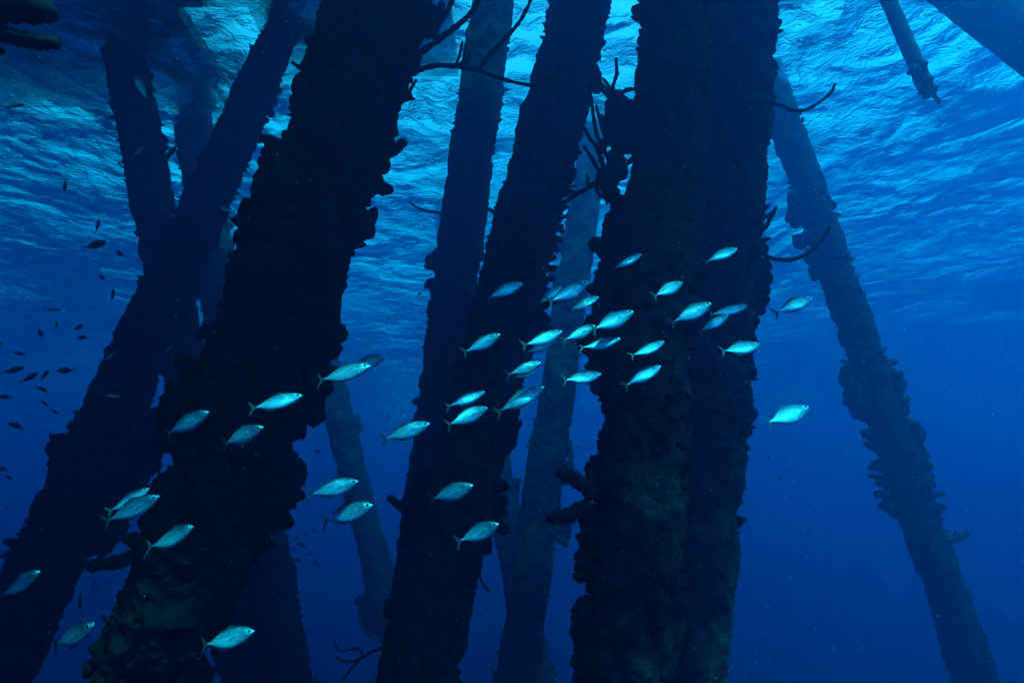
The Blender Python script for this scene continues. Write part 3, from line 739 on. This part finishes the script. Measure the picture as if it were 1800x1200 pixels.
SG = "school of silver fish swimming right past the piles"
P8N, P3N, P2N = "broad near pile", "middle pile", "thick near pile"
SILVER_FISH = [
 ((1128, 447), (1074, 474), "silver fish alone in front of the left edge of the broad near pile, highest there"),
 ((919, 498), (852, 522), "silver fish in front of the middle pile, highest of those on that pile"),
 ((1035, 495), (962, 535), "large bright silver fish in the gap between middle and broad near piles, topmost"),
 ((988, 503), (944, 533), "silver fish mostly hidden behind the large bright fish in the gap, tail showing left"),
 ((1053, 522), (996, 546), "dull blue silver fish just below right of the large bright fish in the gap"),
 ((1114, 547), (1036, 584), "long silver fish with raised dorsal fin overlapping the left edge of the broad near pile"),
 ((1047, 572), (988, 601), "silver fish with dark gill bars whose head touches the tail of the long fish"),
 ((989, 582), (918, 611), "silver fish at the right edge of the middle pile with another directly beneath it"),
 ((977, 598), (922, 622), "thin lit belly of a silver fish directly beneath another at the middle pile's edge"),
 ((880, 587), (814, 622), "silver fish with white belly in front of the middle pile, left of the gap"),
 ((1091, 595), (1019, 616), "silver fish with dark gill line before the sponge bulge of the broad near pile"),
 ((1168, 600), (1107, 629), "plain blue silver fish in front of the broad near pile, above another of its heading"),
 ((952, 637), (890, 660), "pinkish white fish at the right edge of the middle pile, above the largest fish"),
 ((945, 650), (900, 664), "dark shadowed fish just under the upper pinkish fish"),
 ((1057, 657), (988, 671), "silver fish level across the hazy pile, lowest in the gap by the broad near pile"),
 ((1162, 643), (1096, 677), "silver fish with pale streaked flank, lowest on the broad near pile"),
 ((853, 688), (783, 716), "blue silver fish just above the pinkish white fish on the middle pile"),
 ((957, 680), (868, 723), "largest green silver fish on the right edge of the middle pile"),
 ((857, 716), (783, 749), "pinkish white fish in front of the middle pile, below a blue silver one"),
 ((756, 744), (667, 773), "silver fish in open blue left of the middle pile, dark forked tail spread"),
 ((1200, 496), (1146, 523), "small white streaked fish on the broad near pile, nose up right"),
 ((1296, 437), (1238, 459), "silver fish highest of the school, on the pile right of centre"),
 ((1250, 533), (1178, 568), "silver fish centred on the seam between the two joined near piles"),
 ((1314, 537), (1246, 556), "dull silver fish with another crossing below its belly on the right joined pile"),
 ((1281, 553), (1227, 584), "bright striped fish crossing just below a dull one on the right joined pile"),
 ((1337, 605), (1264, 620), "nearly level silver fish at the right edge of the joined near piles"),
 ((1429, 523), (1361, 549), "silver fish in open water right of the joined piles, upper of the two"),
 ((1422, 715), (1341, 747), "silver fish in open water right of the joined piles, lower of the two"),
 ((532, 695), (436, 718), "long silver fish in front of the thick near pile, upper of the three there"),
 ((368, 723), (283, 765), "silver fish with clear eye at the left edge of the thick near pile"),
 ((463, 750), (382, 783), "silver fish with bright lower cheek, lowest of three on the thick near pile"),
 ((651, 643), (556, 669), "silver fish overlapping the head of another left of the rising bubbles"),
 ((678, 626), (612, 650), "silver fish partly hidden behind another left of the rising bubbles"),
 ((263, 858), (190, 902), "dim silver fish above and behind its twin on the dark leaning pile"),
 ((281, 871), (178, 920), "dim silver fish with gleaming jaw below its twin on the dark leaning pile"),
 ((340, 925), (262, 966), "blue silver fish in front of the foot of the thick near pile"),
 ((71, 1003), (-6, 1052), "dark silver fish cut by the left edge near the bottom"),
 ((166, 1097), (88, 1138), "dark silver fish with bright belly line at bottom left"),
 ((448, 1108), (347, 1136), "bright turquoise fish lowest of all, in front of the thick near pile's foot"),
 ((630, 845), (538, 871), "silver fish with a dark midline left of the middle pile, just above another"),
 ((656, 887), (560, 916), "silver fish with large eye and blunt head left of the middle pile"),
 ((832, 852), (750, 881), "bright white silver fish on the lower middle pile, upper of two"),
 ((877, 920), (804, 952), "bright white silver fish on the lower middle pile, lower of two"),
]
PALE_I = {12, 18, 20}
BRIGHT_LIT_I = {2, 7, 9, 10, 17, 24, 28, 31, 38, 39, 40, 41, 42, 15, 27}  # strongly lit fish, their light put into the lighter skin
DIM_LIT_I = {3, 8, 11, 13, 23, 33, 34, 35, 36, 37}  # dimly lit fish, their shade put into the darker skin
HIND = {3: .16, 8: .10, 13: .14, 23: .14, 32: .22, 33: .12, 1: .0}
for i, (n_, t_, lb) in enumerate(SILVER_FISH):
    dd = 3.02 + FISH_R.uniform(-.07, .07) + HIND.get(i, 0)
    ms = FISH_R.choice(PALES if i in PALE_I else (SCADS[7:] if i in BRIGHT_LIT_I else SCADS[4:7] if i in DIM_LIT_I else SCADS))
    place_fish("silver_fish", ms, n_, t_, dd, lb, "fish", SG)

DG = "small dark fish hovering in the blue water at the left"
# nose, tail, depth, kind, label
DARK_FISH = [
 ((236, 131), (263, 185), 3.6, 'slim', "green silver fish diving nose up in front of the hazy left pile, near the top"),
 ((259, 34), (292, 44), 4.2, 'slim', "pale green slim fish at the very top left of the hazy pile"),
 ((43, 183), (-4, 192), 3.4, 'slim', "green striped fish at the left edge under the ripples"),
 ((254, 256), (227, 281), 4.2, 'slim', "green fish slanting up right on the hazy left pile, left of a darker one"),
 ((311, 257), (286, 283), 4.2, 'chrom', "dark fish slanting up right beside the hazy left pile"),
 ((278, 306), (294, 318), 4.6, 'chrom', "small dark fish nose left at the right edge of the hazy left pile"),
 ((115, 319), (113, 340), 4.6, 'chrom', "upright dark fish under the bright ripples at the left"),
 ((382, 364), (417, 375), 4.0, 'slim', "pale green fish nose left beside the bright gap in the sponges"),
 ((294, 376), (316, 383), 4.4, 'slim', "thin pale fish nose left on the dark leaning pile's upper edge"),
 ((175, 384), (169, 411), 4.2, 'chrom', "upright dark fish above the big dark one at the left"),
 ((187, 425), (147, 437), 3.9, 'chrom', "big dark fish nose right in the ripples left of the leaning pile"),
 ((204, 441), (219, 452), 6.5, 'chrom', "faint fish right of the big dark one in the ripples"),
 ((240, 453), (257, 470), 4.0, 'slim', "pale fish nose left at the edge of the dark leaning pile"),
 ((184, 492), (173, 482), 4.6, 'chrom', "small dark fish nose down right below the big one"),
 ((200, 507), (197, 531), 4.2, 'chrom', "upright oval fish with a pale flank left of the leaning pile"),
 ((109, 544), (73, 543), 4.2, 'slim', "slim dark fish level, nose right, above the small dark ovals"),
 ((100, 565), (99, 579), 4.6, 'chrom', "tiny upright dark oval fish under the slim level one"),
 ((146, 570), (130, 581), 4.6, 'chrom', "dark oval fish nose up right, upper of a pair"),
 ((153, 593), (134, 594), 4.6, 'chrom', "dark oval fish nose right, lower of a pair"),
 ((68, 578), (75, 594), 4.6, 'chrom', "small dark fish nose up, left of the oval pair"),
 ((4, 605), (-14, 607), 4.8, 'chrom', "dark fish cut by the left edge at mid height"),
 ((45, 624), (20, 619), 7.5, 'dslim', "faint blue fish above the row of dark fish"),
 ((43, 646), (5, 656), 4.2, 'dslim', "leftmost of the row of dark fish, forked tail at left"),
 ((68, 655), (36, 673), 4.2, 'dslim', "dark fish slanting up right, second in the row"),
 ((87, 651), (66, 669), 4.2, 'dslim', "short dark fish with pale belly, third in the row"),
 ((99, 651), (131, 651), 4.2, 'chrom', "dark fish nose left at the right end of the row, forked tail right"),
 ((84, 688), (63, 679), 7.5, 'dslim', "faint fish just under the row of dark fish"),
 ((-2, 696), (24, 700), 7.0, 'dslim', "faint slim fish at the left edge under the row"),
 ((83, 713), (71, 702), 8.0, 'dslim', "faint small fish nose down right, upper of two faint ones"),
 ((104, 727), (87, 720), 8.0, 'dslim', "faint small fish, lower of two faint ones"),
 ((145, 729), (127, 721), 4.4, 'chrom', "dark fish meeting the left edge of the dark leaning pile"),
 ((14, 743), (42, 753), 4.2, 'chrom', "dark round fish nose left above the collar of sponges, forked tail right"),
 ((206, 617), (181, 637), 4.0, 'slim', "slim fish with silver line slanting along the leaning pile's left edge"),
 ((312, 547), (304, 562), 4.2, 'slim', "small pale fish nose up on the leaning pile, upper of two"),
 ((303, 607), (287, 623), 4.2, 'slim', "small bright streak of a fish on the leaning pile, lower of two"),
 ((184, 694), (216, 698), 4.4, 'slim', "dim green fish nose left across the leaning pile"),
 ((269, 719), (287, 720), 4.0, 'chrom', "dark fish in the gap left of the sponges on the thick near pile"),
 ((142, 1041), (138, 1079), 3.8, 'chrom', "big black fish nose up in the gap at bottom left"),
 ((198, 928), (196, 952), 4.0, 'chrom', "black fish hanging under the dim silver pair"),
 ((-4, 821), (18, 829), 8.0, 'dslim', "faint fish at the left edge beside the sponge collar, upper of two"),
 ((8, 836), (24, 842), 8.0, 'dslim', "faint fish at the left edge beside the sponge collar, lower of two"),
 ((20, 886), (9, 899), 8.0, 'dslim', "faint fish nose up right at the lower left edge"),
 ((545, 741), (561, 746), 6.0, 'chrom', "small fish just right of the sponges on the thick near pile"),
 ((167, 1020), (162, 1040), 8.5, 'dslim', "faint fish in the lower left gap between two piles, left of its twin"),
 ((174, 1026), (170, 1042), 8.5, 'dslim', "faint fish in the lower left gap between two piles, right of its twin"),
 ((193, 1022), (184, 1027), 8.0, 'dslim', "tiny faint fish right of two upright ones in the lower left gap"),
 ((529, 988), (516, 980), 9.0, 'dslim', "tiny faint fish left of the far pile's foot, nose down right"),
 ((686, 561), (678, 556), 8.0, 'chrom', "tiny dark fish above the rising bubbles"),
 ((741, 513), (733, 521), 8.0, 'chrom', "tiny fish nose up under the ripples, left of the tuft on the hazy pile"),
 ((737, 576), (731, 580), 8.0, 'dslim', "tiny dark speck of a fish left of the hazy pile's edge"),
 ((756, 601), (746, 606), 8.0, 'chrom', "tiny dark fish touching the hazy pile's left edge"),
 ((682, 727), (681, 740), 8.0, 'dslim', "tiny upright fish below the rising bubbles"),
 ((1352, 800), (1349, 810), 8.0, 'dslim', "tiny upright fish under the lower fish in open water at right"),
 ((1378, 840), (1366, 844), 9.0, 'dslim', "tiny fish nose right, lowest in open water at right"),
 ((1321, 855), (1314, 861), 9.0, 'dslim', "tiny faint fish beside the right edge of the joined piles"),
 ((1012, 787), (1024, 787), 8.0, 'dslim', "tiny fish between the hazy pile and the broad near pile, nose left"),
 ((1043, 781), (1041, 790), 8.0, 'dslim', "tiny upright fish by the left edge of the broad near pile"),
 ((924, 785), (936, 788), 8.0, 'chrom', "small round fish right of the lump on the middle pile"),
 ((1021, 836), (1032, 836), 8.0, 'dslim', "tiny fish above the thick sponge finger on the broad near pile"),
 ((1608, 1096), (1622, 1099), 9.0, 'dslim', "tiny dark fish in deep blue left of the tall right pile's foot"),
 ((1748, 1164), (1762, 1168), 9.5, 'chrom', "small dark fish right of the tall right pile's foot"),
]
KINDS_ = {'slim': SLIMS, 'chrom': CHROMS, 'dslim': DSLIMS}
for (n_, t_, dd, kd, lb) in DARK_FISH:
    far = dd > 5
    place_fish("reef_fish", FISH_R.choice(KINDS_[kd]), n_, t_, dd, lb, "fish", DG if n_[0] < 420 else "tiny fish far off between the piles", roll=FISH_R.uniform(-10, 10), parts=('tail_fin',) if far else ('tail_fin', 'dorsal_fin', 'anal_fin'), eyes=False, pecs=False)

# far shoal of barely visible fish between the thick near pile and the far pile
sh = random.Random(5)
for i in range(26):
    x, y = sh.uniform(500, 600), sh.uniform(790, 1000)
    if x > 560 and y > 860: x -= 40
    a = R(sh.uniform(-50, 20)); l_ = sh.uniform(9, 15); s_ = sh.choice((-1, 1))
    place_fish("shoal_fish", sh.choice(DSLIMS), (x + s_ * math.cos(a) * l_ / 2, y - math.sin(a) * l_ / 2), (x - s_ * math.cos(a) * l_ / 2, y + math.sin(a) * l_ / 2), sh.uniform(8, 11),
               "tiny faint fish of the scattered shoal left of the far blue pile", "fish", "far shoal beside the far blue pile", parts=('tail_fin',), eyes=False, pecs=False)

# drifting specks and a plume of fine bubbles
M_SNOW = plain("marine_snow", (0.65, 0.68, 0.66), 0.6)
def specks(name, pts, label=None):
    V = np.array([(1, 0, 0), (-1, 0, 0), (0, 1, 0), (0, -1, 0), (0, 0, 1), (0, 0, -1)], float)
    Fc = [(0, 2, 4), (2, 1, 4), (1, 3, 4), (3, 0, 4), (2, 0, 5), (1, 2, 5), (3, 1, 5), (0, 3, 5)]
    mb = MB()
    for P, r in pts: mb.add(V * r + np.array(P[:]), Fc)
    o = mb.build(name, M_SNOW); o["kind"] = "stuff"
    return o
sn = random.Random(21)
specks("marine_snow", [(at(sn.uniform(-50, 1850), sn.uniform(-50, 1250), d_), sn.uniform(.4, 1.3) * d_ / FPX) for d_ in [sn.uniform(1.2, 10.0) for _ in range(2200)]])
specks("fine_bubbles", [(at(sn.gauss(705, 32), sn.gauss(690, 48), sn.uniform(11.5, 13.5)), sn.uniform(.004, .010)) for _ in range(1500)])
